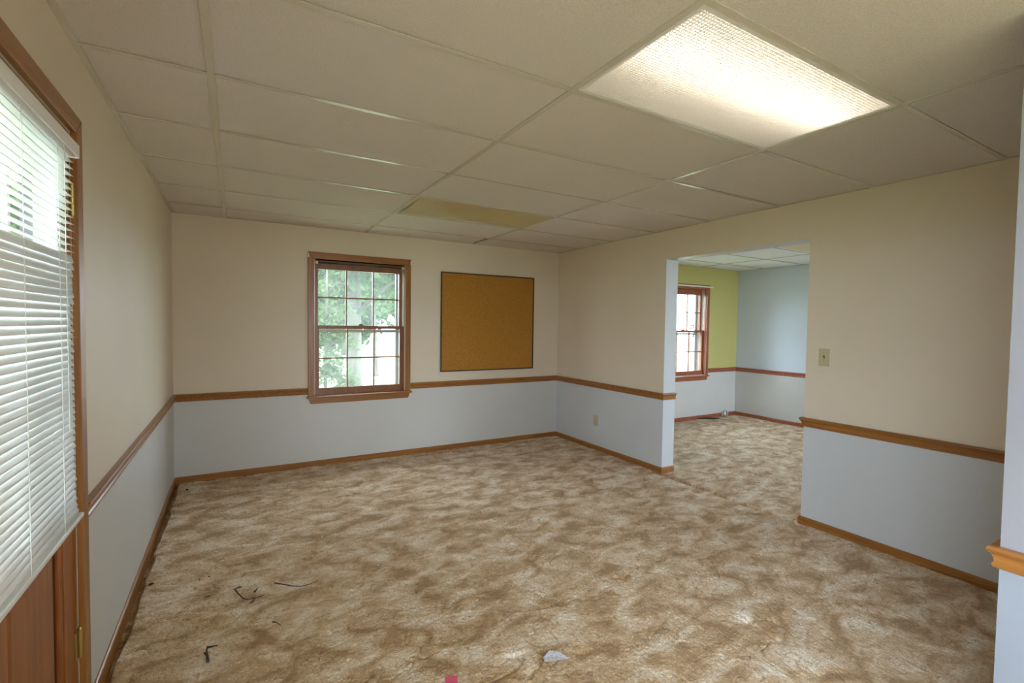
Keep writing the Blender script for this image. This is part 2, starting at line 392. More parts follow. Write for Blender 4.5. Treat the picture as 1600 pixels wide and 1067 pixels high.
# door opening on the left wall, window opening on the far wall
DY0, DY1, DZ = 0.885, 2.100, 2.030
wx0, wx1, wz0, wz1 = 1.131, 2.035, 0.690, 2.035
OL = 0.11
LWY0, LWY1, LWZ0, LWZ1 = -2.9, -0.10, 0.50, 2.12     # opening for the added daylight window behind the viewer
wall_boxes([(-OL, 0, DY1, D + OW, -0.5, TOP), (-OL, 0, YN - OW, LWY0, -0.5, TOP), (-OL, 0, LWY1, DY0, -0.5, TOP), (-OL, 0, LWY0, LWY1, -0.5, LWZ0), (-OL, 0, LWY0, LWY1, LWZ1, TOP), (-OL, 0, DY0, DY1, DZ, TOP), (-OL, 0, DY0, DY1, -0.5, -0.02)],
           'wall_left', ['cream', 'sage', 'brick_out'], 'long side wall with the outer door, cream above and pale sage below',
           lambda n, c: 2 if n.x < -0.5 else None)
wall_boxes([(0, wx0, D, D + OW, -0.5, TOP), (wx1, W + TH, D, D + OW, -0.5, TOP), (wx0, wx1, D, D + OW, -0.5, wz0), (wx0, wx1, D, D + OW, wz1, TOP)],
           'wall_back', ['cream', 'sage', 'brick_out'], 'far wall with one window and the cork board, cream over sage',
           lambda n, c: 2 if n.y > 0.5 else None)
wall_boxes([(W, W + TH, YJ1, D, -0.1, TOP), (W, W + TH, YN, YJ2, -0.1, TOP), (W, W + TH, YJ2, YJ1, HO, TOP)],
           'wall_right', ['cream', 'sage_daylit', 'blue'], 'partition wall with a wide cased opening into the second room',
           lambda n, c: None if n.x < -0.5 else (2 if n.x > 0.5 and c.z > ZS else 1))
# jamb of the opening the viewer stands in
PX, PY0, PY1 = 2.440, 0.330, 0.480
wall_boxes([(PX, W, PY0, PY1, -0.1, TOP)], 'wall_front', ['jamb_paint', 'jamb_low'], 'near end of a partition at the picture edge, darkened to lilac grey over blue grey')
# rear wall behind the viewer
RX0, RX1, RZ0, RZ1 = 1.2, 2.1, 0.45, 2.12
wall_boxes([(0, RX0, YN - OW, YN, -0.5, TOP), (RX1, W + TH, YN - OW, YN, -0.5, TOP), (RX0, RX1, YN - OW, YN, -0.5, RZ0), (RX0, RX1, YN - OW, YN, RZ1, TOP)],
           'wall_rear', ['cream', 'sage'], 'rear wall behind the viewer with an added window opening for daylight')
# second room
vx0, vx1 = 5.862, 6.767
wall_boxes([(W + TH, vx0, D2, D2 + OW, -0.5, TOP), (vx1, W2 + OW, D2, D2 + OW, -0.5, TOP), (vx0, vx1, D2, D2 + OW, -0.5, wz0), (vx0, vx1, D2, D2 + OW, wz1 - 0.03, TOP)],
           'wall_side_room_back', ['yellow', 'sage'], 'second room window wall, lime yellow above the rail and sage below')
wall_boxes([(W2, W2 + OW, 0.0, D2, -0.5, TOP)], 'wall_side_room_right', ['blue', 'sage'], 'pale blue side wall of the second room')
YR = 0.2
cx0, cx1 = 5.9, 7.3
wall_boxes([(W + TH, cx0, YR - OW, YR, -0.5, TOP), (cx1, W2 + OW, YR - OW, YR, -0.5, TOP), (cx0, cx1, YR - OW, YR, -0.5, 0.15), (cx0, cx1, YR - OW, YR, 2.1, TOP)],
           'wall_side_room_front', ['blue', 'sage'], 'second room wall out of view with an added window opening for daylight')
struct(MB().box(-0.8, W2 + 0.8, YN - 0.8, D + 0.75, TOP, TOP + 0.12).build('roof', 'deck'), 'roof deck over the tiled ceilings with wide eaves', 'roof')

# ------------------------------------------------------------------ carpet floor
def lattice(n=257): return rng.random((n, n))
def vnoise(x, y, tab):
    n = tab.shape[0] - 1
    xi = np.floor(x).astype(int); yi = np.floor(y).astype(int); fx = x - xi; fy = y - yi
    fx = fx * fx * (3 - 2 * fx); fy = fy * fy * (3 - 2 * fy)
    a = tab[xi % n, yi % n]; b = tab[(xi + 1) % n, yi % n]; c = tab[xi % n, (yi + 1) % n]; d = tab[(xi + 1) % n, (yi + 1) % n]
    return (a * (1 - fx) + b * fx) * (1 - fy) + (c * (1 - fx) + d * fx) * fy
def build_carpet():
    xs = np.concatenate([np.arange(0.0, 4.06, 0.0055), np.arange(4.06, W2 + 0.004, 0.0125)])
    ys = np.concatenate([np.arange(YN, 0.25, 0.15), np.arange(0.25, 1.2, 0.02), np.arange(1.2, 3.3, 0.0055), np.arange(3.3, D + 0.005, 0.0095)])
    X, Y = np.meshgrid(xs, ys, indexing='ij')
    t = [lattice() for _ in range(9)]
    ca, sa = math.cos(0.31), math.sin(0.31)
    U = X * ca + Y * sa + 20.0; V = -X * sa + Y * ca + 20.0
    wrp = (vnoise(U * 7, V * 7, t[0]) - 0.5) * 0.11 + (vnoise(U * 25, V * 25, t[7]) - 0.5) * 0.035
    wrp2 = (vnoise(U * 7 + 31, V * 7 + 9, t[1]) - 0.5) * 0.11 + (vnoise(U * 25 + 7, V * 25 + 3, t[8]) - 0.5) * 0.035
    ridge = np.abs(2 * vnoise((U + wrp) * 9 + 5, (V + wrp2) * 15 + 3, t[2]) - 1)            # partings between clumps of pile
    gate = np.clip((vnoise(U * 5.5 + 50, V * 7.5 + 8, t[3]) - 0.42) * 5, 0, 1)
    valley = np.exp(-(ridge / 0.06) ** 2) * gate
    # yarn tufts: rounded cells about 13 mm across
    cs = 0.0135; gu = (U + wrp * 0.2) / cs; gv = (V + wrp2 * 0.2) / cs; iu = np.floor(gu).astype(int); iv = np.floor(gv).astype(int)
    jx = rng.random((256, 256)); jy = rng.random((256, 256)); jh = rng.random((256, 256))
    d1 = np.full(X.shape, 9.0); hh = np.zeros(X.shape)
    for a in (-1, 0, 1):
        for b in (-1, 0, 1):
            ka = (iu + a) % 256; kb = (iv + b) % 256
            dd = (iu + a + jx[ka, kb] - gu) ** 2 + (iv + b + jy[ka, kb] - gv) ** 2
            m = dd < d1; d1 = np.where(m, dd, d1); hh = np.where(m, jh[ka, kb], hh)
    tuft = (1 - np.clip(d1, 0, 1.2)) * (0.55 + 0.45 * hh)
    Z = -0.011 * valley + 0.0085 * (tuft - 0.6) + 0.009 * (vnoise(U * 5, V * 7, t[6]) - 0.5) + 0.002 * (vnoise(U * 130, V * 130, t[5]) - 0.5)
    seam = np.exp(-((X - (4.000 + 0.008 * np.sin(Y * 5))) / 0.015) ** 2) * ((Y > YJ2 - 0.05) & (Y < YJ1 + 0.03))
    Z -= 0.036 * seam
    Z -= 0.034 * np.clip((0.040 + 0.022 * (vnoise(Y * 9, X * 0, t[0]) - 0.5) - X) / 0.010, 0, 1)   # frayed gap along the side wall
    Z += 0.004
    nx, ny = X.shape
    co = np.stack([X, Y, Z], -1).reshape(-1, 3).astype(np.float32)
    idx = np.arange(nx * ny).reshape(nx, ny)
    q = np.stack([idx[:-1, :-1], idx[1:, :-1], idx[1:, 1:], idx[:-1, 1:]], -1).reshape(-1, 4).astype(np.int32)
    me = bpy.data.meshes.new('floor'); me.vertices.add(len(co)); me.vertices.foreach_set('co', co.ravel())
    me.loops.add(q.size); me.loops.foreach_set('vertex_index', q.ravel())
    me.polygons.add(len(q)); me.polygons.foreach_set('loop_start', np.arange(0, q.size, 4, dtype=np.int32)); me.polygons.foreach_set('loop_total', np.full(len(q), 4, np.int32))
    me.polygons.foreach_set('use_smooth', np.ones(len(q), bool))
    me.materials.append(MT['carpet']); me.update(calc_edges=True); me.validate()
    o = bpy.data.objects.new('floor', me); COL.objects.link(o)
    return o
struct(build_carpet(), 'mottled tan and brown shag carpet covering both rooms', 'carpet')
sl = MB().box(-0.0, W2, YN, D, -0.12, -0.045).build('floor_slab', 'deck'); struct(sl, 'subfloor under the carpet', 'floor')

# ------------------------------------------------------------------ suspended ceiling: every tile and tee its own piece
ceil = struct(empty('ceiling', (0, 0, H)), 'suspended ceiling of textured beige tiles in a metal grid', 'ceiling')
def panel_mesh(name, lx, ly):
    return MB().box(0.004, lx - 0.004, 0.004, ly - 0.004, 0, 0.014).build(name, 'panel').data
_pm = {}
def panel(x0, x1, y0, y1, parent, mat='panel'):
    key = (round(x1 - x0, 3), round(y1 - y0, 3), mat)
    if key not in _pm:
        mb = MB().box(-key[0] / 2 + 0.003, key[0] / 2 - 0.003, -key[1] / 2 + 0.003, key[1] / 2 - 0.003, 0, 0.014)
        o = mb.build('ceiling_panel', mat, None); _pm[key] = o.data
    else:
        o = bpy.data.objects.new('ceiling_panel', _pm[key]); COL.objects.link(o)
    o.parent = parent; o.matrix_parent_inverse = parent.matrix_world.inverted()
    o.location = ((x0 + x1) / 2, (y0 + y1) / 2, H + 0.003 + random.uniform(0, 0.0015))
    o.rotation_euler = (random.uniform(-1, 1) * 0.004, random.uniform(-1, 1) * 0.0022, 0)
    return o
def tee_x(x0, x1, y, parent, w=0.0125, z=H):
    return MB().box(x0, x1, y - w, y + w, z, z + 0.0022).box(x0, x1, y - 0.001, y + 0.001, z + 0.002, z + 0.03).build('cross_tee', 'tee', parent)
def tee_y(x, y0, y1, parent, w=0.0125, z=H):
    return MB().box(x - w, x + w, y0, y1, z - 0.0006, z + 0.0022).box(x - 0.001, x + 0.001, y0, y1, z + 0.002, z + 0.035).build('main_tee', 'tee', parent)

xs_main = [X1 + k * TL for k in range(3)]
ks = list(range(0, 14))
yl = [D - P0 - k * TW for k in ks]
ybnd = [D] + [y for y in yl if y > YN + 0.1] + [YN]
xbnd = [0.0] + xs_main + [W]
LIGHTS = {(2, 6): 'on', (2, 2): 'old', (2, 10): 'on_added'}       # (column, row) holding a fixture
for x in xs_main: tee_y(x, YN, D, ceil)
for r in range(len(ybnd) - 1):
    y1, y0 = ybnd[r], ybnd[r + 1]
    for c in range(len(xbnd) - 1):
        x0, x1 = xbnd[c], xbnd[c + 1]
        if (c, r) not in LIGHTS: panel(x0, x1 - (0.034 if (c, r) == (2, 0) else 0.0), y0, y1 - (0.026 if (c, r) == (1, 0) else 0.0), ceil)   # two tiles sit short of the grid
        if r < len(ybnd) - 2:
            a = x0 + (0.0125 if c else 0.0); b = x1 - (0.0125 if c < 3 else 0.0)
            tee_x(a, b, y0, ceil)
# wall angle around the room
for nm, bxs in (('wall_angle', (0, 0.020, YN, D)), ('wall_angle', (W - 0.018, W, YN, D)), ('wall_angle', (0, W, D - 0.016, D)), ('wall_angle', (0, W, YN, YN + 0.018))):
    MB().box(bxs[0], bxs[1], bxs[2], bxs[3], H - 0.001, H + 0.002).build(nm, 'tee', ceil)

# second-room ceiling
ceil2 = struct(empty('ceiling_side_room', (6, 3, H)), 'suspended tile ceiling of the second room seen through the opening', 'ceiling')
m2 = [W + TH, 5.372, 6.591, W2]; y2 = [D2, 4.470, 3.860, 3.250, 2.641, 2.031, 1.421, 0.812, YR]
for x in m2[1:3]: tee_y(x, YR, D2, ceil2)
for r in range(len(y2) - 1):
    for c in range(3):
        if (c, r) != (1, 3): panel(m2[c], m2[c + 1], y2[r + 1], y2[r], ceil2, 'panel_daylit')
        if r < len(y2) - 2: tee_x(m2[c] + (0.0125 if c else 0), m2[c + 1] - (0.0125 if c < 2 else 0), y2[r + 1], ceil2)
for bxs in ((W2 - 0.018, W2, YR, D2), (W + TH, W2, D2 - 0.018, D2)):
    MB().box(*bxs, H - 0.001, H + 0.002).build('wall_angle', 'tee', ceil2)

# ------------------------------------------------------------------ ceiling lights
def fixture(x0, x1, y0, y1, label, state):
    cx, cy = (x0 + x1) / 2, (y0 + y1) / 2
    e = tag(empty('ceiling_light', (cx, cy, H)), label, 'ceiling light', 'recessed ceiling lights')
    g = 0.0135
    a, b, c, d = x0 + g, x1 - g, y0 + g, y1 - g
    hz = H + 0.115
    mb = MB()
    mb.box(a, b, c, d, hz, hz + 0.004); mb.box(a, a + 0.003, c, d, H + 0.006, hz); mb.box(b - 0.003, b, c, d, H + 0.006, hz)
    mb.box(a, b, c, c + 0.003, H + 0.006, hz); mb.box(a, b, d - 0.003, d, H + 0.006, hz)
    mb.build('housing', 'fixture_white', e)
    w = 0.016
    fr = MB()
    fr.box(a, b, c, c + w, H + 0.001, H + 0.006); fr.box(a, b, d - w, d, H + 0.001, H + 0.006)
    fr.box(a, a + w, c + w, d - w, H + 0.001, H + 0.006); fr.box(b - w, b, c + w, d - w, H + 0.001, H + 0.006)
    fr.build('lens_frame', 'fixture_white' if state != 'old' else 'tee', e)
    if state == 'on':
        MB().box(a + w, b - w, c + w, d - w, H + 0.004, H + 0.0065).build('diffuser', 'lens', e)
        for i, ty in enumerate((c + 0.085, c + 0.215, d - 0.215, d - 0.085)):
            MB().tube([(a + 0.03, ty, H + 0.075), (b - 0.03, ty, H + 0.075)], 0.0125, 12).build('fluorescent_tube', 'tube_on' if i == 1 else 'tube_off', e, smooth=True)
    else:
        mat = 'lens_old' if state == 'old' else 'lens_beige'
        sag = 0.020 if state == 'old' else 0.008
        n = 14; vs = []; fs = []
        for i in range(n + 1):
            t = i / n; y = (c + w) + (d - c - 2 * w) * t
            z = H + 0.005 - sag * (1 - (2 * t - 1) ** 2)
            vs += [(a + w, y, z), (b - w, y, z)]
        for i in range(n): fs.append((2 * i, 2 * i + 1, 2 * i + 3, 2 * i + 2))
        for i in range(n + 1): vs += [(vs[2 * i][0], vs[2 * i][1], vs[2 * i][2] + 0.003), (vs[2 * i + 1][0], vs[2 * i + 1][1], vs[2 * i + 1][2] + 0.003)]
        k = 2 * (n + 1)
        for i in range(n): fs.append((k + 2 * i, k + 2 * i + 2, k + 2 * i + 3, k + 2 * i + 1))
        for i in range(n):
            fs.append((2 * i, 2 * i + 2, k + 2 * i + 2, k + 2 * i)); fs.append((2 * i + 1, k + 2 * i + 1, k + 2 * i + 3, 2 * i + 3))
        cap = MB().quadset(vs, fs)
        for xe in (a + w, b - w):          # flat end pieces under the bowed lens
            pv = [(xe, (c + w) + (d - c - 2 * w) * i / n, H + 0.0055 - sag * (1 - (2 * i / n - 1) ** 2)) for i in range(n + 1)] + [(xe, (c + w) + (d - c - 2 * w) * i / n, H + 0.007) for i in range(n, -1, -1)]
            cap.quadset(pv, [(i, i + 1, 2 * n - i, 2 * n + 1 - i) for i in range(n)])
        cap.build('diffuser', mat, e)
        for ty in (c + 0.15, d - 0.15):
            MB().tube([(a + 0.03, ty, H + 0.075), (b - 0.03, ty, H + 0.075)], 0.0125, 10).build('fluorescent_tube', 'tube_off', e, smooth=True)
    return e
fixture(xs_main[1], xs_main[2], ybnd[7], ybnd[6], 'lit recessed fluorescent panel with a dotted white prismatic lens', 'on')
fixture(xs_main[1], xs_main[2], ybnd[3], ybnd[2], 'unlit ceiling light with a yellowed sagging lens near the far window wall', 'old')
fixture(xs_main[1], xs_main[2], ybnd[11], ybnd[10], 'added lit fluorescent panel in the ceiling behind the viewer for fill light', 'on')  # added unseen panel that brightens the room from behind
fixture(m2[1], m2[2], y2[4], y2[3], 'unlit beige ceiling light in the second room', 'beige')

# ------------------------------------------------------------------ chair rails and baseboards
RAIL = [(0.0, 0.715), (0.009, 0.715), (0.013, 0.719), (0.014, 0.727), (0.010, 0.733), (0.011, 0.744), (0.016, 0.757), (0.022, 0.763), (0.025, 0.770), (0.023, 0.777), (0.018, 0.780), (0.0, 0.780)]
BASE = [(0.0, -0.02), (0.013, -0.02), (0.013, 0.048), (0.010, 0.054), (0.005, 0.058), (0.0, 0.058)]
CY = 2.170        # outer edge of the door casing
def trim(n, path, prof, side, mat, name, label, cat):
    o = MB().sweep(path, prof, side).build(name, mat)
    struct(o, label, cat)
    return o
trim(1, [(0, CY), (0, D), (1.073, D)], RAIL, -1, 'oak_y', 'trim_1', 'oak chair rail from the door casing round to the far window', 'chair rail')
trim(2, [(2.092, D), (W, D), (W, YJ1), (W + TH, YJ1)], RAIL, -1, 'oak_x', 'trim_2', 'oak chair rail under the cork board, turning the corner to the opening', 'chair rail')
trim(3, [(W + TH, YJ2), (W, YJ2), (W, PY1)], RAIL, -1, 'oak_y', 'trim_3', 'oak chair rail below the light switch', 'chair rail')
trim(4, [(W, PY1), (PX, PY1), (PX, PY0), (W, PY0)], RAIL, -1, 'oak_y', 'trim_4', 'oak chair rail wrapping the near wall end at the picture edge', 'chair rail')
trim(5, [(vx1 + 0.058, D2), (W2, D2), (W2, YR)], RAIL, -1, 'red_sash', 'trim_5', 'red brown chair rail around the second room', 'chair rail')
trim(6, [(W + TH, D2), (vx0 - 0.058, D2)], RAIL, -1, 'red_sash', 'trim_6', 'red brown chair rail before the second room window', 'chair rail')
trim(7, [(0, LWY1 + 0.05), (0, DY0 - 0.07)], RAIL, -1, 'oak_y', 'trim_7', 'oak chair rail on the near side of the outer door', 'chair rail')
trim(0, [(0, CY), (0, D)], BASE, -1, 'oak_y', 'baseboard_left', 'narrow oak baseboard along the door wall', 'baseboard')
trim(0, [(0.013, D), (W, D)], BASE, -1, 'oak_x', 'baseboard_back', 'narrow oak baseboard along the far window wall', 'baseboard')
trim(0, [(W, D - 0.013), (W, YJ1), (W + TH, YJ1)], BASE, -1, 'oak_y', 'baseboard_right', 'oak baseboard below the outlet ending at the opening', 'baseboard')
trim(0, [(W + TH, YJ2), (W, YJ2), (W, PY1)], BASE, -1, 'oak_y', 'baseboard_right_near', 'oak baseboard on the wall below the light switch', 'baseboard')
trim(0, [(W - 0.013, PY1), (PX, PY1), (PX, PY0), (W, PY0)], BASE, -1, 'oak_y', 'baseboard_front', 'oak baseboard around the near wall end', 'baseboard')
trim(0, [(W + TH, D2), (W2, D2), (W2, YR)], BASE, -1, 'red_sash', 'baseboard_side_room', 'red brown baseboard around the second room', 'baseboard')

# ------------------------------------------------------------------ double-hung windows
def window(name, x0, x1, yw, z_s, z_t, label, wood_, sash_, glass, haze_rail=True):
    """casing outer x0..x1, top z_t, stool top z_s; yw = wall face"""
    e = struct(empty(name, ((x0 + x1) / 2, yw, z_s)), label, 'window')
    cw = 0.058; ix0, ix1, iz1 = x0 + cw, x1 - cw, z_t - cw - 0.006
    def prism(pts, ya, yb, nm, mat, bev=0.003):
        n = len(pts); vs = [(p[0], ya, p[1]) for p in pts] + [(p[0], yb, p[1]) for p in pts]
        fs = [tuple(range(n)), tuple(range(n, 2 * n))[::-1]] + [(i, (i + 1) % n, n + (i + 1) % n, n + i) for i in range(n)]
        return MB().quadset(vs, fs).build(nm, mat, e, bevel=bev)
    wz = wood_ if wood_ == 'red_sash' else 'oak_z'; wx = wood_ if wood_ == 'red_sash' else 'oak_x'
    prism([(x0, z_s), (ix0, z_s), (ix0, iz1), (x0, z_t)], yw - 0.019, yw, 'casing_side', wz)
    prism([(x1, z_s), (x1, z_t), (ix1, iz1), (ix1, z_s)], yw - 0.019, yw, 'casing_side', wz)
    prism([(x0, z_t), (ix0, iz1), (ix1, iz1), (x1, z_t)], yw - 0.019, yw, 'casing_head', wx)
    # stool and apron
    MB().box(x0 - 0.013, x1 + 0.013, yw - 0.042, yw + 0.03, z_s - 0.020, z_s).build('window_stool', wx, e, bevel=0.005)
    prism([(x0 + 0.004, z_s - 0.020), (x1 - 0.004, z_s - 0.020), (x1 - 0.024, z_s - 0.075), (x0 + 0.024, z_s - 0.075)], yw - 0.018, yw - 0.0005, 'apron', wx)
    # jambs, wooden towards the room and vinyl liners beside the sashes
    for xa, xb, xc in ((ix0 - 0.004, ix0 + 0.006, ix0 + 0.012), (ix1 + 0.004, ix1 - 0.006, ix1 - 0.012)):
        lo, hi = sorted((xa, xb))
        MB().box(lo, hi, yw, yw + 0.19, z_s, iz1 + 0.006).build('jamb', 'liner', e)
        lo, hi = sorted((xb, xc))
        MB().box(lo, hi, yw + 0.002, yw + 0.030, z_s, iz1).build('stop', sash_, e)
        MB().box(lo, hi, yw + 0.074, yw + 0.078, z_s, iz1).build('parting_stop', 'liner', e)
    MB().box(ix0, ix1, yw, yw + 0.19, iz1, iz1 + 0.010).build('head_jamb', sash_, e)
    MB().box(ix0, ix1, yw + 0.028, yw + 0.20, z_s - 0.02, z_s + 0.002).build('sill', sash_, e)
    sx0, sx1 = ix0 + 0.007, ix1 - 0.007
    zm0, zm1 = z_s + 0.660, z_s + 0.692          # meeting rail
    def sash(nm, ya, yb, za, zb, bot, top, stile):
        gx0, gx1, gz0, gz1 = sx0 + stile, sx1 - stile, za + bot, zb - top
        s = MB()
        s.box(sx0, gx0, ya, yb, za, zb).box(gx1, sx1, ya, yb, za, zb).box(gx0, gx1, ya, yb, za, gz0).box(gx0, gx1, ya, yb, gz1, zb)
        so = s.build(nm, sash_, e)
        ym = (ya + yb) / 2; w = 0.0065
        for k in (1, 2):
            x = gx0 + (gx1 - gx0) * k / 3
            MB().box(x - w, x + w, ym - 0.011, ym + 0.011, gz0, gz1).build('muntin', sash_, so)
        z = (gz0 + gz1) / 2
        xsn = [gx0] + [gx0 + (gx1 - gx0) * k / 3 for k in (1, 2)] + [gx1]
        for k in range(3):
            MB().box(xsn[k] + (w if k else 0), xsn[k + 1] - (w if k < 2 else 0), ym - 0.010, ym + 0.010, z - w, z + w).build('muntin', sash_, so)
            for (pa, pb) in ((gz0, z - w), (z + w, gz1)):
                MB().box(xsn[k] + (w if k else 0), xsn[k + 1] - (w if k < 2 else 0), ym - 0.0015, ym + 0.0015, pa, pb).build('pane', glass, so)
        return so
    sash('lower_sash', yw + 0.034, yw + 0.070, z_s + 0.003, zm1, 0.068, 0.033, 0.040)
    sash('upper_sash', yw + 0.080, yw + 0.116, zm0, iz1 - 0.002, 0.033, 0.085, 0.036)
    # sash lock on the meeting rail
    xm = (sx0 + sx1) / 2
    lk = MB(); lk.box(xm - 0.028, xm + 0.028, yw + 0.040, yw + 0.066, zm1, zm1 + 0.006)
    lk.tube([(xm, yw + 0.053, zm1 + 0.006), (xm, yw + 0.053, zm1 + 0.020)], 0.014, 12)
    lk.tube([(xm, yw + 0.053, zm1 + 0.016), (xm + 0.030, yw + 0.040, zm1 + 0.018)], [0.006, 0.004], 8)
    lk.build('sash_lock', 'bronze', e)
    # storm window outside
    st = MB(); a, b = ix0 + 0.012, ix1 - 0.012; y0_, y1_ = yw + 0.150, yw + 0.172
    st.box(a, a + 0.045, y0_, y1_, z_s, iz1).box(b - 0.045, b, y0_, y1_, z_s, iz1).box(a + 0.045, b - 0.045, y0_, y1_, iz1 - 0.04, iz1).box(a + 0.045, b - 0.045, y0_, y1_, z_s, z_s + 0.03)
    st.box(a + 0.045, b - 0.045, y0_, y1_, z_s + 0.620, z_s + 0.652)
    st.build('storm_frame', 'storm', e)
    return e
window('window_1', 1.073, 2.092, D, 0.697, 2.099, 'oak cased double-hung window in the far wall, six panes over six', 'oak', 'sash_wood', 'glass')
window('window_2', 5.804, 6.825, D2, 0.680, 2.066, 'red brown double-hung window in the yellow second room wall', 'red_sash', 'red_sash', 'glass_clear')

# tension rod across the top of the far window, with end caps
e = tag(empty('curtain_rod', (1.58, D + 0.012, 1.998)), 'dark spring rod wedged across the top of the far window', 'curtain rod')
MB().tube([(1.160, D + 0.014, 2.003), (2.010, D + 0.014, 2.003)], 0.0065, 10).build('rod', 'dark_metal', e, smooth=True)
for xa in (1.144, 2.000):
    MB().tube([(xa, D + 0.014, 2.003), (xa + 0.022, D + 0.014, 2.003)], 0.0125, 12).build('end_cap', 'white_plastic', e)
for xa, nm in ((1.076, 'small white curtain bracket on the casing corner beside the door wall'), (2.088, 'small white curtain bracket on the casing corner nearer the cork board')):
    br = MB(); br.box(xa - 0.006, xa + 0.006, D - 0.034, D - 0.0195, 2.045, 2.085); br.box(xa - 0.004, xa + 0.004, D - 0.046, D - 0.034, 2.062, 2.070)
    tag(br.build('curtain_bracket', 'white_plastic', None, bevel=0.002), nm, 'bracket', 'curtain brackets on the far window')
# white curtain rod over the second-room window
e = tag(empty('curtain_rod', (6.3, D2 - 0.06, 2.035)), 'white flat curtain rod above the red brown window', 'curtain rod')
MB().box(5.77, 6.845, D2 - 0.062, D2 - 0.054, 2.026, 2.046).build('rod', 'white_plastic', e, bevel=0.002)
for xa in (5.77, 6.837):
    MB().box(xa, xa + 0.008, D2 - 0.060, D2 - 0.019, 2.026, 2.046).build('return_end', 'white_plastic', e)

# unseen windows added for daylight: plain frames behind the viewer and round the corner
def daylight_window(name, x0, x1, y0, z0_, z1, label, n):
    e = struct(empty(name, ((x0 + x1) / 2, y0, z0_)), label, 'window')
    f = MB(); w = 0.05
    f.box(x0, x1, y0, y0 + 0.08, z0_, z0_ + w).box(x0, x1, y0, y0 + 0.08, z1 - w, z1).box(x0, x0 + w, y0, y0 + 0.08, z0_ + w, z1 - w).box(x1 - w, x1, y0, y0 + 0.08, z0_ + w, z1 - w)
    f.build('window_frame', 'oak_x', e)
    for k in range(1, n):
        x = x0 + (x1 - x0) * k / n
        MB().box(x - 0.02, x + 0.02, y0 + 0.01, y0 + 0.07, z0_ + w, z1 - w).build('mullion', 'oak_z', e)
    return e
e = struct(empty('added_window_3', (-0.05, -1.6, LWZ0)), 'added wide oak framed daylight window in the door wall behind the viewer', 'window')  # added unseen opening, brings side daylight into the room
f = MB(); w = 0.05
f.box(-0.09, -0.01, LWY0, LWY1, LWZ0, LWZ0 + w).box(-0.09, -0.01, LWY0, LWY1, LWZ1 - w, LWZ1).box(-0.09, -0.01, LWY0, LWY0 + w, LWZ0 + w, LWZ1 - w).box(-0.09, -0.01, LWY1 - w, LWY1, LWZ0 + w, LWZ1 - w)
f.build('window_frame', 'oak_z', e)
for k in (1, 2):
    y = LWY0 + (LWY1 - LWY0) * k / 3
    MB().box(-0.08, -0.02, y - 0.02, y + 0.02, LWZ0 + w, LWZ1 - w).build('mullion', 'oak_z', e)
daylight_window('added_window_5', RX0, RX1, YN - 0.14, RZ0, RZ1, 'added oak framed daylight window in the rear wall behind the viewer', 1)  # added unseen opening, brings daylight from the rear
daylight_window('added_window_4', cx0, cx1, YR - 0.14, 0.15, 2.1, 'added oak framed tall daylight window for the second room, out of view', 2)  # added unseen opening, brightens the second room

# ------------------------------------------------------------------ outer door on the left wall
door = struct(empty('door_1', (0, 1.49, 0)), 'red brown panelled outer door with a glazed top half behind the blind', 'door')
def dbox(nm, x0, x1, y0, y1, z0_, z1, mat, parent=None, bev=0.0): return MB().box(x0, x1, y0, y1, z0_, z1).build(nm, mat, parent or door, bevel=bev)
def xprism(pts, xa, xb, nm, mat, parent, bev=0.003):
    n = len(pts); vs = [(xa, p[0], p[1]) for p in pts] + [(xb, p[0], p[1]) for p in pts]
    fs = [tuple(range(n)), tuple(range(n, 2 * n))[::-1]] + [(i, (i + 1) % n, n + (i + 1) % n, n + i) for i in range(n)]
    return MB().quadset(vs, fs).build(nm, mat, parent, bevel=bev)
cw = 0.066; ct = DZ + 0.064
xprism([(CY, 0), (CY, ct), (DY1 + 0.004, DZ + 0.004), (DY1 + 0.004, 0)], 0.0, 0.018, 'casing_side', 'oak_z', door)
xprism([(DY0 - 0.07, 0), (DY0 - 0.004, 0), (DY0 - 0.004, DZ + 0.004), (DY0 - 0.07, ct)], 0.0, 0.018, 'casing_side', 'oak_z', door)
xprism([(DY0 - 0.07, ct), (DY0 - 0.004, DZ + 0.004), (DY1 + 0.004, DZ + 0.004), (CY, ct)], 0.0, 0.018, 'casing_head', 'oak_y', door)
for xa, xb, mz, my in ((-0.05, -0.001, 'oak_z', 'oak_y'), (-0.12, -0.05, 'jamb_out', 'jamb_out')):
    dbox('jamb', xa, xb, DY1 - 0.006, DY1 + 0.003, 0, DZ + 0.002, mz); dbox('jamb', xa, xb, DY0 - 0.003, DY0 + 0.006, 0, DZ + 0.002, mz)
    dbox('head_jamb', xa, xb, DY0 + 0.006, DY1 - 0.006, DZ - 0.012, DZ + 0.002, my)
fx, bx = -0.004, -0.046
dbox('door_stop', -0.062, bx - 0.001, DY1 - 0.022, DY1 - 0.006, 0, DZ - 0.012, 'jamb_out'); dbox('door_stop', -0.062, bx - 0.001, DY0 + 0.006, DY0 + 0.022, 0, DZ - 0.012, 'jamb_out')
dbox('door_stop', -0.062, bx - 0.001, DY0 + 0.022, DY1 - 0.022, DZ - 0.030, DZ - 0.012, 'jamb_out')
y0d, y1d, zt = DY0 + 0.009, DY1 - 0.009, DZ - 0.018
GZ0, GZ1 = 0.88, 1.90; gy0, gy1 = y0d + 0.118, y1d - 0.118
MY0, MY1 = 1.44, 1.54
dbox('stile', bx, fx, y1d - 0.118, y1d, 0.012, zt, 'door_wood'); dbox('stile', bx, fx, y0d, y0d + 0.118, 0.012, zt, 'door_wood')
dbox('rail', bx, fx, gy0, gy1, GZ1, zt, 'door_wood'); dbox('rail', bx, fx, gy0, gy1, 0.76, GZ0, 'door_wood'); dbox('rail', bx, fx, gy0, gy1, 0.012, 0.23, 'door_wood')
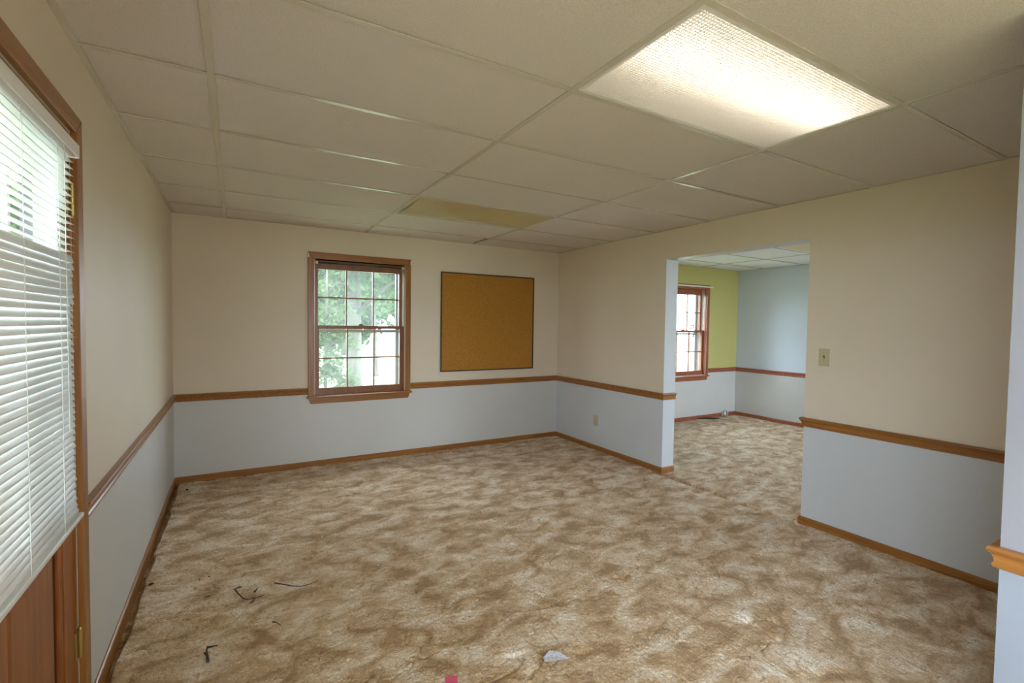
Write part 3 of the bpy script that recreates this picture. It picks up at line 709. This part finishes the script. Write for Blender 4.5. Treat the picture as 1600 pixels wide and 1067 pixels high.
dbox('mullion', bx, fx, MY0, MY1, 0.23, 0.76, 'door_wood')
for (pa, pb) in ((MY1, gy1), (gy0, MY0)):
    mo = MB(); m = 0.022
    for (ya, yb, za, zb) in ((pa, pa + m, 0.23, 0.76), (pb - m, pb, 0.23, 0.76), (pa + m, pb - m, 0.23, 0.23 + m), (pa + m, pb - m, 0.76 - m, 0.76)):
        mo.box(fx - 0.018, fx - 0.003, ya, yb, za, zb)
    mo.build('panel_moulding', 'door_wood', door, bevel=0.005)
    # raised field
    a, b, c, d = pa, pb, 0.23, 0.76; i = 0.065
    vs = [(fx - 0.026, a, c), (fx - 0.026, b, c), (fx - 0.026, b, d), (fx - 0.026, a, d), (fx - 0.010, a + i, c + i), (fx - 0.010, b - i, c + i), (fx - 0.010, b - i, d - i), (fx - 0.010, a + i, d - i),
          (bx + 0.008, a, c), (bx + 0.008, b, c), (bx + 0.008, b, d), (bx + 0.008, a, d)]
    fs = [(4, 5, 6, 7), (0, 1, 5, 4), (1, 2, 6, 5), (2, 3, 7, 6), (3, 0, 4, 7), (8, 11, 10, 9), (0, 8, 9, 1), (1, 9, 10, 2), (2, 10, 11, 3), (3, 11, 8, 0)]
    MB().quadset(vs, fs).build('panel', 'door_wood', door)
gf = MB(); gw = 0.030
for (ya, yb, za, zb) in ((gy0 - 0.006, gy0 + gw, GZ0 - 0.006, GZ1 + 0.006), (gy1 - gw, gy1 + 0.006, GZ0 - 0.006, GZ1 + 0.006), (gy0 + gw, gy1 - gw, GZ0 - 0.006, GZ0 + gw), (gy0 + gw, gy1 - gw, GZ1 - gw, GZ1 + 0.006)):
    gf.box(fx + 0.0005, fx + 0.008, ya, yb, za, zb)
for (ya, yb, za, zb) in ((gy0, gy0 + gw - 0.012, GZ0, GZ1), (gy1 - gw + 0.012, gy1, GZ0, GZ1)):
    gf.box(bx - 0.006, fx, ya, yb, za, zb)
gf.build('glazing_frame', 'fixture_white', door)
for k in (1, 2):
    y = gy0 + (gy1 - gy0) * k / 3; dbox('muntin', -0.034, -0.016, y - 0.011, y + 0.011, GZ0, GZ1, 'fixture_white')
    z = GZ0 + (GZ1 - GZ0) * k / 3
    for j in range(3):
        ya = gy0 + (gy1 - gy0) * j / 3 + (0.011 if j else 0); yb = gy0 + (gy1 - gy0) * (j + 1) / 3 - (0.011 if j < 2 else 0)
        dbox('muntin', -0.033, -0.017, ya, yb, z - 0.011, z + 0.011, 'fixture_white')
for j in range(3):
    for k in range(3):
        ya = gy0 + (gy1 - gy0) * j / 3 + (0.011 if j else 0); yb = gy0 + (gy1 - gy0) * (j + 1) / 3 - (0.011 if j < 2 else 0)
        za = GZ0 + (GZ1 - GZ0) * k / 3 + (0.011 if k else 0); zb = GZ0 + (GZ1 - GZ0) * (k + 1) / 3 - (0.011 if k < 2 else 0)
        dbox('pane', -0.0265, -0.0235, ya, yb, za, zb, 'glass_clear')
dbox('threshold', -0.12, -0.0, DY0, DY1, -0.02, 0.010, 'bronze')
for z in (1.762, 0.275):
    hg = MB(); hg.tube([(0.006, DY1 - 0.004, z), (0.006, DY1 - 0.004, z + 0.098)], 0.0062, 10)
    hg.tube([(0.006, DY1 - 0.004, z - 0.006), (0.006, DY1 - 0.004, z)], [0.003, 0.0062], 10); hg.tube([(0.006, DY1 - 0.004, z + 0.098), (0.006, DY1 - 0.004, z + 0.104)], [0.0062, 0.003], 10)
    hg.box(-0.0035, 0.0005, DY1 - 0.032, DY1 - 0.006, z + 0.002, z + 0.096)
    hg.build('hinge', 'brass', door)
# lever side is out of view; knob
kn = MB(); kn.tube([(fx, 0.955, 0.93), (0.012, 0.955, 0.93), (0.032, 0.955, 0.93), (0.052, 0.955, 0.93), (0.062, 0.955, 0.93)], [0.028, 0.014, 0.018, 0.028, 0.014], 16); kn.build('door_knob', 'brass', door, smooth=True)

# ------------------------------------------------------------------ mini blind on the door
bl = tag(empty('window_blind', (0.03, 1.49, 0.81)), 'white mini blind hanging over the glass of the outer door', 'blind')
BY0, BY1 = 1.045, 1.905
XB = 0.040
hr = MB(); hr.box(0.020, 0.062, BY0 - 0.02, BY1 + 0.024, 1.905, 1.945); hr.build('headrail', 'white_plastic', bl, bevel=0.003)
br = MB(); br.box(XB - 0.006, XB + 0.016, BY0 - 0.004, BY1 + 0.030, 0.808, 0.822); br.build('bottom_rail', 'slat', bl, bevel=0.003)
def slat_mesh():
    n = 5; wd = 0.0125; vs = []; fs = []
    for i in range(n + 1):
        t = -1 + 2 * i / n; x = wd * t; z = 0.0022 * (1 - t * t)
        vs += [(x, -0.43, z), (x, 0.43, z)]
    for i in range(n): fs.append((2 * i, 2 * i + 2, 2 * i + 3, 2 * i + 1))
    k = len(vs); vs += [(x, y, z - 0.0006) for x, y, z in vs]
    for i in range(n): fs.append((k + 2 * i, k + 2 * i + 1, k + 2 * i + 3, k + 2 * i + 2))
    for i in range(n):
        fs.append((2 * i, k + 2 * i, k + 2 * i + 2, 2 * i + 2)); fs.append((2 * i + 1, 2 * i + 3, k + 2 * i + 3, k + 2 * i + 1))
    fs.append((0, 1, k + 1, k)); fs.append((2 * n, k + 2 * n, k + 2 * n + 1, 2 * n + 1))
    o = MB().quadset(vs, fs).build('slat', 'slat', None, smooth=True); return o
s0 = slat_mesh()
z = 1.886; i = 0; first = True
while z > 0.832:
    o = s0 if first else s0.copy()
    if not first: COL.objects.link(o)
    first = False
    o.parent = bl; o.matrix_parent_inverse = bl.matrix_world.inverted()
    tilt = math.radians(4); dy = random.uniform(-0.003, 0.003); dx = 0; rx = 0
    if 1.475 < z < 1.60:                       # the disturbed slats hang nearly closed and shifted
        tilt = math.radians(74); dy += 0.012; rx = random.uniform(-0.006, 0.010)
    elif z <= 1.475: tilt = math.radians(60)
    if z < 0.90: dy += 0.02 * (0.90 - z) / 0.07
    o.location = (XB + dx, (BY0 + BY1) / 2 + dy, z)
    o.rotation_euler = (rx + random.uniform(-0.0015, 0.0015), tilt, 0)
    z -= 0.0205; i += 1
for y in (1.26, 1.50, 1.755):
    MB().tube([(XB + 0.013, y, 1.905), (XB + 0.0135, y, 0.82)], 0.0008, 5).build('ladder_cord', 'white_plastic', bl)
    MB().tube([(XB - 0.013, y, 1.905), (XB - 0.0135, y, 0.82)], 0.0008, 5).build('ladder_cord', 'white_plastic', bl)
MB().tube([(XB + 0.017, 1.795, 1.905), (XB + 0.016, 1.80, 1.45), (XB + 0.017, 1.80, 1.10)], 0.0010, 5).build('lift_cord', 'white_plastic', bl)

# ------------------------------------------------------------------ cork board
cb = tag(empty('cork_board', (3.045, D, 0.885)), 'large square cork board in a thin dark frame on the far wall', 'board')
a, b, c, d = 2.436, 3.654, 0.884, 1.999; w = 0.014
MB().box(a + w, b - w, D - 0.012, D - 0.002, c + w, d - w).build('cork_panel', 'cork', cb)
for (xa, xb, za, zb) in ((a, b, c, c + w), (a, b, d - w, d), (a, a + w, c + w, d - w), (b - w, b, c + w, d - w)):
    MB().box(xa, xb, D - 0.020, D - 0.001, za, zb).build('frame_strip', 'dark_frame', cb, bevel=0.002)

# ------------------------------------------------------------------ switch and outlets
sw = tag(empty('light_switch', (W, 1.791, 1.16)), 'almond toggle light switch plate on the wall beside the opening', 'switch')
MB().box(W - 0.006, W - 0.0003, 1.756, 1.826, 1.161, 1.284).build('plate', 'almond', sw, bevel=0.003)
MB().box(W - 0.0066, W - 0.0055, 1.785, 1.797, 1.210, 1.236).build('toggle_slot', 'almond_dark', sw)
vs = [(W - 0.006, 1.787, 1.213), (W - 0.006, 1.795, 1.213), (W - 0.006, 1.795, 1.224), (W - 0.006, 1.787, 1.224), (W - 0.017, 1.788, 1.208), (W - 0.017, 1.794, 1.208), (W - 0.017, 1.794, 1.214), (W - 0.017, 1.788, 1.214)]
MB().quadset(vs, [(0, 1, 2, 3), (4, 7, 6, 5), (0, 4, 5, 1), (1, 5, 6, 2), (2, 6, 7, 3), (3, 7, 4, 0)]).build('toggle', 'almond', sw)
for z in (1.192, 1.252): MB().tube([(W - 0.0055, 1.791, z), (W - 0.0075, 1.791, z)], 0.0035, 10).build('screw', 'screw', sw)
def outlet(loc, axis, label):
    """plate centred at loc; axis 'x' faces -x, 'y' faces -y"""
    e = tag(empty('wall_outlet', loc), label, 'outlet', 'wall outlets')
    def bxp(nm, d0, d1, u0, u1, z0_, z1, mat, bev=0.0):
        if axis == 'x': return MB().box(loc[0] - d1, loc[0] - d0, loc[1] + u0, loc[1] + u1, loc[2] + z0_, loc[2] + z1).build(nm, mat, e, bevel=bev)
        return MB().box(loc[0] + u0, loc[0] + u1, loc[1] - d1, loc[1] - d0, loc[2] + z0_, loc[2] + z1).build(nm, mat, e, bevel=bev)
    bxp('plate', 0.0003, 0.007, -0.036, 0.036, -0.058, 0.058, 'almond', 0.003)
    for zc in (-0.020, 0.020):
        bxp('receptacle', 0.0065, 0.0095, -0.017, 0.017, zc - 0.014, zc + 0.014, 'almond', 0.002)
        for u in (-0.007, 0.007): bxp('slot', 0.0092, 0.0100, u - 0.0012, u + 0.0012, zc - 0.002, zc + 0.007, 'almond_dark')
    bxp('screw', 0.0065, 0.0080, -0.003, 0.003, -0.003, 0.003, 'screw')
    return e
outlet((W, 4.212, 0.336), 'x', 'almond wall outlet low on the sage wall left of the opening')

# ------------------------------------------------------------------ litter on the carpet
def thin_poly(pts, z, h, name, mat, curl=0.0):
    cx_ = sum(p[0] for p in pts) / len(pts); cy_ = sum(p[1] for p in pts) / len(pts)
    n = len(pts); vs = [(p[0], p[1], z + curl * (0.4 + 0.6 * ((i * 7) % 3) / 2)) for i, p in enumerate(pts)] + [(cx_, cy_, z)]
    k = len(vs); vs += [(x, y, zz - h) for x, y, zz in vs]
    fs = [(i, (i + 1) % n, n) for i in range(n)] + [(k + (i + 1) % n, k + i, k + n) for i in range(n)] + [(i, k + i, k + (i + 1) % n, (i + 1) % n) for i in range(n)]
    return MB().quadset(vs, fs).build(name, mat)
def paper_mat():
    m, nt, out = new_mat('printed_white_paper')
    b = N(nt, 'ShaderNodeBsdfPrincipled'); b.inputs['Roughness'].default_value = 0.7
    geo = N(nt, 'ShaderNodeNewGeometry'); mp = N(nt, 'ShaderNodeMapping'); mp.inputs['Rotation'].default_value = (0, 0, math.radians(30)); mp.inputs['Scale'].default_value = (260, 90, 1)
    nt.links.new(geo.outputs['Position'], mp.inputs['Vector'])
    no = N(nt, 'ShaderNodeTexNoise'); no.inputs['Scale'].default_value = 1.0; no.inputs['Detail'].default_value = 1
    nt.links.new(mp.outputs['Vector'], no.inputs['Vector'])
    ra = N(nt, 'ShaderNodeValToRGB'); ra.color_ramp.elements[0].position = 0.38; ra.color_ramp.elements[0].color = (0.42, 0.42, 0.52, 1)
    ra.color_ramp.elements[1].position = 0.50; ra.color_ramp.elements[1].color = (0.80, 0.80, 0.88, 1)
    nt.links.new(no.outputs['Fac'], ra.inputs['Fac']); nt.links.new(ra.outputs['Color'], b.inputs['Base Color']); nt.links.new(b.outputs[0], out.inputs['Surface'])
    return m
MT['paper'] = paper_mat()
tag(thin_poly([(1.586, 1.629), (1.576, 1.604), (1.606, 1.592), (1.680, 1.573), (1.661, 1.632), (1.629, 1.650)], 0.017, 0.0008, 'paper_scrap', 'paper', 0.003), 'torn white paper scrap with faint print on the carpet', 'paper')
tag(thin_poly([(1.179, 1.725), (1.223, 1.706), (1.205, 1.655), (1.165, 1.675)], 0.018, 0.002, 'pink_scrap', 'pink', 0.004), 'bright pink scrap on the carpet at the bottom picture edge', 'scrap')
def twig(pts, r, label, name='twig', mat='twig', branches=()):
    mb = MB(); n = len(pts)
    mb.tube([(x, y, 0.013 + 0.004 * math.sin(i * 1.7)) for i, (x, y) in enumerate(pts)], [r * (1 - 0.6 * i / (n - 1)) for i in range(n)], 6)
    for bp_ in branches: mb.tube([(x, y, 0.015 + 0.003 * i) for i, (x, y) in enumerate(bp_)], [r * 0.8, r * 0.4], 5)
    return tag(mb.build(name, mat), label, 'twig' if name == 'twig' else name.replace('_', ' '), 'twigs on the carpet' if name == 'twig' else None)
twig([(0.361, 2.287), (0.356, 2.325), (0.352, 2.36), (0.353, 2.391)], 0.006, 'dark forked twig nearest the bottom of the picture', branches=[[(0.353, 2.388), (0.392, 2.374)], [(0.356, 2.33), (0.343, 2.35)]])
twig([(0.455, 2.852), (0.470, 2.790), (0.492, 2.738), (0.513, 2.717), (0.55, 2.705), (0.585, 2.713)], 0.004, 'curved dark twig beside the dry brown leaf')
twig([(0.640, 2.82), (0.669, 2.784), (0.72, 2.745), (0.76, 2.722), (0.81, 2.713), (0.848, 2.723)], 0.0035, 'long thin curved twig lying flat on the carpet')
twig([(0.610, 2.452), (0.625, 2.432), (0.640, 2.405)], 0.0035, 'short straight dark twig on the carpet')
twig([(0.545, 2.775), (0.562, 2.800)], 0.005, 'stubby dark twig between the leaf and the curved twig')
def leaf(x, y, s, a, label):
    pts = []
    for k in range(10):
        t = 2 * math.pi * k / 10; r = s * (0.55 + 0.45 * abs(math.cos(t)))
        px, py = r * math.cos(t), 0.55 * r * math.sin(t)
        pts.append((x + px * math.cos(a) - py * math.sin(a), y + px * math.sin(a) + py * math.cos(a)))
    return tag(thin_poly(pts, 0.014, 0.001, 'dry_leaf', 'leaf_dry', 0.006), label, 'leaf', 'dry leaves on the carpet')
leaf(0.468, 2.848, 0.022, 0.4, 'dry brown leaf at the far end of the curved twig')
leaf(0.533, 2.675, 0.024, 1.0, 'dry brown leaf at the near side of the curved twig')
leaf(0.334, 2.834, 0.013, 0.2, 'small dry leaf curl between the wall and the curved twig')
def crumb(x, y, s, mat, name, label, cat, group):
    vs = []; bm = bmesh.new(); bmesh.ops.create_icosphere(bm, subdivisions=1, radius=s)
    for v in bm.verts: v.co *= random.uniform(0.6, 1.25); v.co.z *= 0.55
    me = bpy.data.meshes.new(name); bm.to_mesh(me); bm.free(); me.materials.append(MT[mat])
    o = bpy.data.objects.new(name, me); COL.objects.link(o); o.location = (x, y, 0.010)
    return tag(o, label, cat, group)
crumb(0.068, 3.125, 0.013, 'twig', 'dirt_clod', 'dark dirt clod beside the door wall baseboard', 'dirt clod', 'dirt clods on the carpet')
crumb(0.110, 4.758, 0.014, 'twig', 'dirt_clod', 'dark dirt clod in the far corner by the window wall', 'dirt clod', 'dirt clods on the carpet')
crumb(0.334, 3.068, 0.008, 'twig', 'dirt_clod', 'larger of the two dirt crumbs behind the twigs', 'dirt clod', 'dirt clods on the carpet')
crumb(0.289, 3.054, 0.006, 'twig', 'dirt_clod', 'smaller of the two dirt crumbs behind the twigs', 'dirt clod', 'dirt clods on the carpet')
for (x, y) in [(0.58, 2.67), (1.05, 3.35), (0.95, 3.3), (1.36, 2.62), (1.55, 2.42), (0.86, 3.05), (2.63, 1.70), (2.2, 2.05), (1.75, 2.6), (0.25, 2.55), (1.18, 2.75), (2.95, 1.65)]:
    crumb(x, y, random.uniform(0.004, 0.007), 'lint', 'lint_speck', 'tiny white lint speck on the carpet', 'lint', 'white lint specks on the carpet')
# second room odds and ends by the window wall
tag(MB().tube([(6.60, 4.86, 0.02), (6.72, 4.835, 0.022), (6.78, 4.80, 0.02), (6.86, 4.755, 0.018), (6.93, 4.735, 0.018)], [0.008, 0.014, 0.012, 0.014, 0.008], 8).build('black_strap', 'black'), 'black strap lying on the carpet under the second room window', 'strap')
jk = tag(empty('cable_jack', (7.24, D2 - 0.03, 0.03)), 'small metallic cable coil on the second room baseboard near the corner', 'cable')
pts = [(7.24 + 0.045 * math.cos(t), D2 - 0.045 - 0.006 * t / 6, 0.052 + 0.045 * math.sin(t)) for t in [k * 2 * math.pi / 12 for k in range(26)]]
MB().tube(pts, 0.008, 7).build('coil', 'steel', jk, smooth=True)
MB().box(7.19, 7.28, D2 - 0.035, D2 - 0.014, 0.012, 0.082).build('mounting_block', 'lint', jk, bevel=0.004)

# ------------------------------------------------------------------ outdoors
GZ = -0.55
porch = struct(empty('porch', (-1.0, 1.9, GZ)), 'added covered porch that cuts sky light at the glazed outer door', 'porch')
MB().box(-1.9, -0.115, 0.4, 4.2, 2.28, 2.40).build('added_porch_roof', 'fixture_white', porch)  # overhang added to cut sky light on the blind
MB().box(-1.85, -0.115, 0.45, 4.15, GZ, -0.06).build('added_porch_slab', 'drive', porch)
for py in (0.52, 4.05):
    MB().box(-1.82, -1.73, py - 0.045, py + 0.045, -0.06, 2.28).build('added_porch_post', 'fixture_white', porch)
struct(MB().box(-40, 70, D + 0.3, 80, GZ - 0.1, GZ).box(-40, -0.3, YN - 30, D + 0.3, GZ - 0.1, GZ).box(-0.3, 70, YN - 30, YN - 0.3, GZ - 0.1, GZ).build('ground', 'grass'), 'mown lawn around the house', 'lawn')
struct(MB().box(1.5, 60, 17.0, 24.0, GZ, GZ + 0.02).build('driveway', 'drive'), 'pale concrete drive beyond the far window', 'driveway')
def tree(base, h, tr, crown, nleaf, leafsize, mat, label, lean=(0, 0), name='tree', forks=5):
    e = tag(empty(name, base), label, 'tree' if name == 'tree' else 'shrub', 'trees beyond the windows' if name == 'tree' else 'shrubs beyond the windows')
    x, y, z = base
    mb = MB()
    pts = [(x + lean[0] * t, y + lean[1] * t, z + h * t) for t in (0, 0.15, 0.4, 0.7, 1.0)]
    mb.tube(pts, [tr * 1.35, tr, tr * 0.85, tr * 0.6, tr * 0.25], 10)
    for k in range(forks):
        a = random.uniform(0, 6.28); t = random.uniform(0.35, 0.85); p = Vector((x + lean[0] * t, y + lean[1] * t, z + h * t))
        q = p + Vector((math.cos(a), math.sin(a), 0.6)) * crown[0] * 0.8
        mb.tube([p, (p + q) / 2 + Vector((0, 0, 0.1)), q], [tr * 0.35, tr * 0.25, tr * 0.08], 6)
    mb.build('trunk', 'bark', e, smooth=True)
    # leaves as small bent quads in clumps
    cz = z + crown[3]
    ncl = max(8, nleaf // 60); cen = rng.normal(size=(ncl, 3)); cen /= np.linalg.norm(cen, axis=1)[:, None]; cen *= rng.random((ncl, 1)) ** 0.4
    cen = cen * np.array(crown[:3]) + np.array([x + lean[0], y + lean[1], cz])
    per = nleaf // ncl; c = np.repeat(cen, per, 0) + rng.normal(size=(ncl * per, 3)) * 0.22 * min(crown[:3])
    n = len(c); u = rng.normal(size=(n, 3)); u /= np.linalg.norm(u, axis=1)[:, None]
    v = np.cross(u, rng.normal(size=(n, 3))); v /= np.linalg.norm(v, axis=1)[:, None]
    s = leafsize * (0.6 + 0.8 * rng.random((n, 1)))
    co = np.stack([c - u * s, c + v * s * 0.5, c + u * s, c - v * s * 0.5], 1).reshape(-1, 3)
    me = bpy.data.meshes.new('foliage'); me.from_pydata(co.tolist(), [], np.arange(4 * n).reshape(-1, 4).tolist()); me.materials.append(MT[mat])
    o = bpy.data.objects.new('foliage', me); COL.objects.link(o); o.parent = e; o.matrix_parent_inverse = e.matrix_world.inverted()
    return e
tree((2.80, 11.2, GZ), 6.0, 0.17, (2.0, 1.5, 1.5, 4.2), 6500, 0.10, 'leaf_a', 'thick trunked tree straight outside the far window')
tree((4.9, 17.5, GZ), 6.5, 0.08, (2.0, 1.4, 1.6, 4.2), 5000, 0.11, 'leaf_b', 'slim tree right of the thick trunk outside the far window', lean=(-0.3, 0))
tree((1.60, 7.5, GZ), 3.0, 0.03, (0.36, 0.36, 1.1, 1.6), 1500, 0.045, 'leaf_b', 'leafy shrub left of the thick trunk outside the far window', lean=(0.05, 0.05), name='shrub', forks=7)
tree((6.2, 30.0, GZ), 9, 0.2, (5.0, 2.6, 3.4, 5.2), 9000, 0.24, 'leaf_a', 'broad tree beyond the drive outside the far window')
tree((6.6, 36.8, GZ), 9, 0.2, (4.4, 1.3, 4.2, 4.4), 9000, 0.26, 'leaf_b', 'far tree filling the view behind the leafy shrub')
tree((9.5, 44.0, GZ), 12, 0.25, (6.5, 3.0, 5.0, 7.0), 9000, 0.34, 'leaf_b', 'tall far tree rising behind the broad tree')
tree((-2.3, 8.6, GZ), 5, 0.12, (1.5, 1.8, 2.0, 3.0), 6500, 0.10, 'leaf_b', 'added tree darkening the sky outside the glazed outer door')  # crown added to block bright sky behind the blind
tree((14.1, 10.6, GZ), 3.2, 0.05, (0.3, 0.4, 1.4, 1.7), 1100, 0.07, 'leaf_a', 'slender shrub outside the second room window', name='shrub')

for m in bpy.data.meshes:
    if m.users == 0: bpy.data.meshes.remove(m)
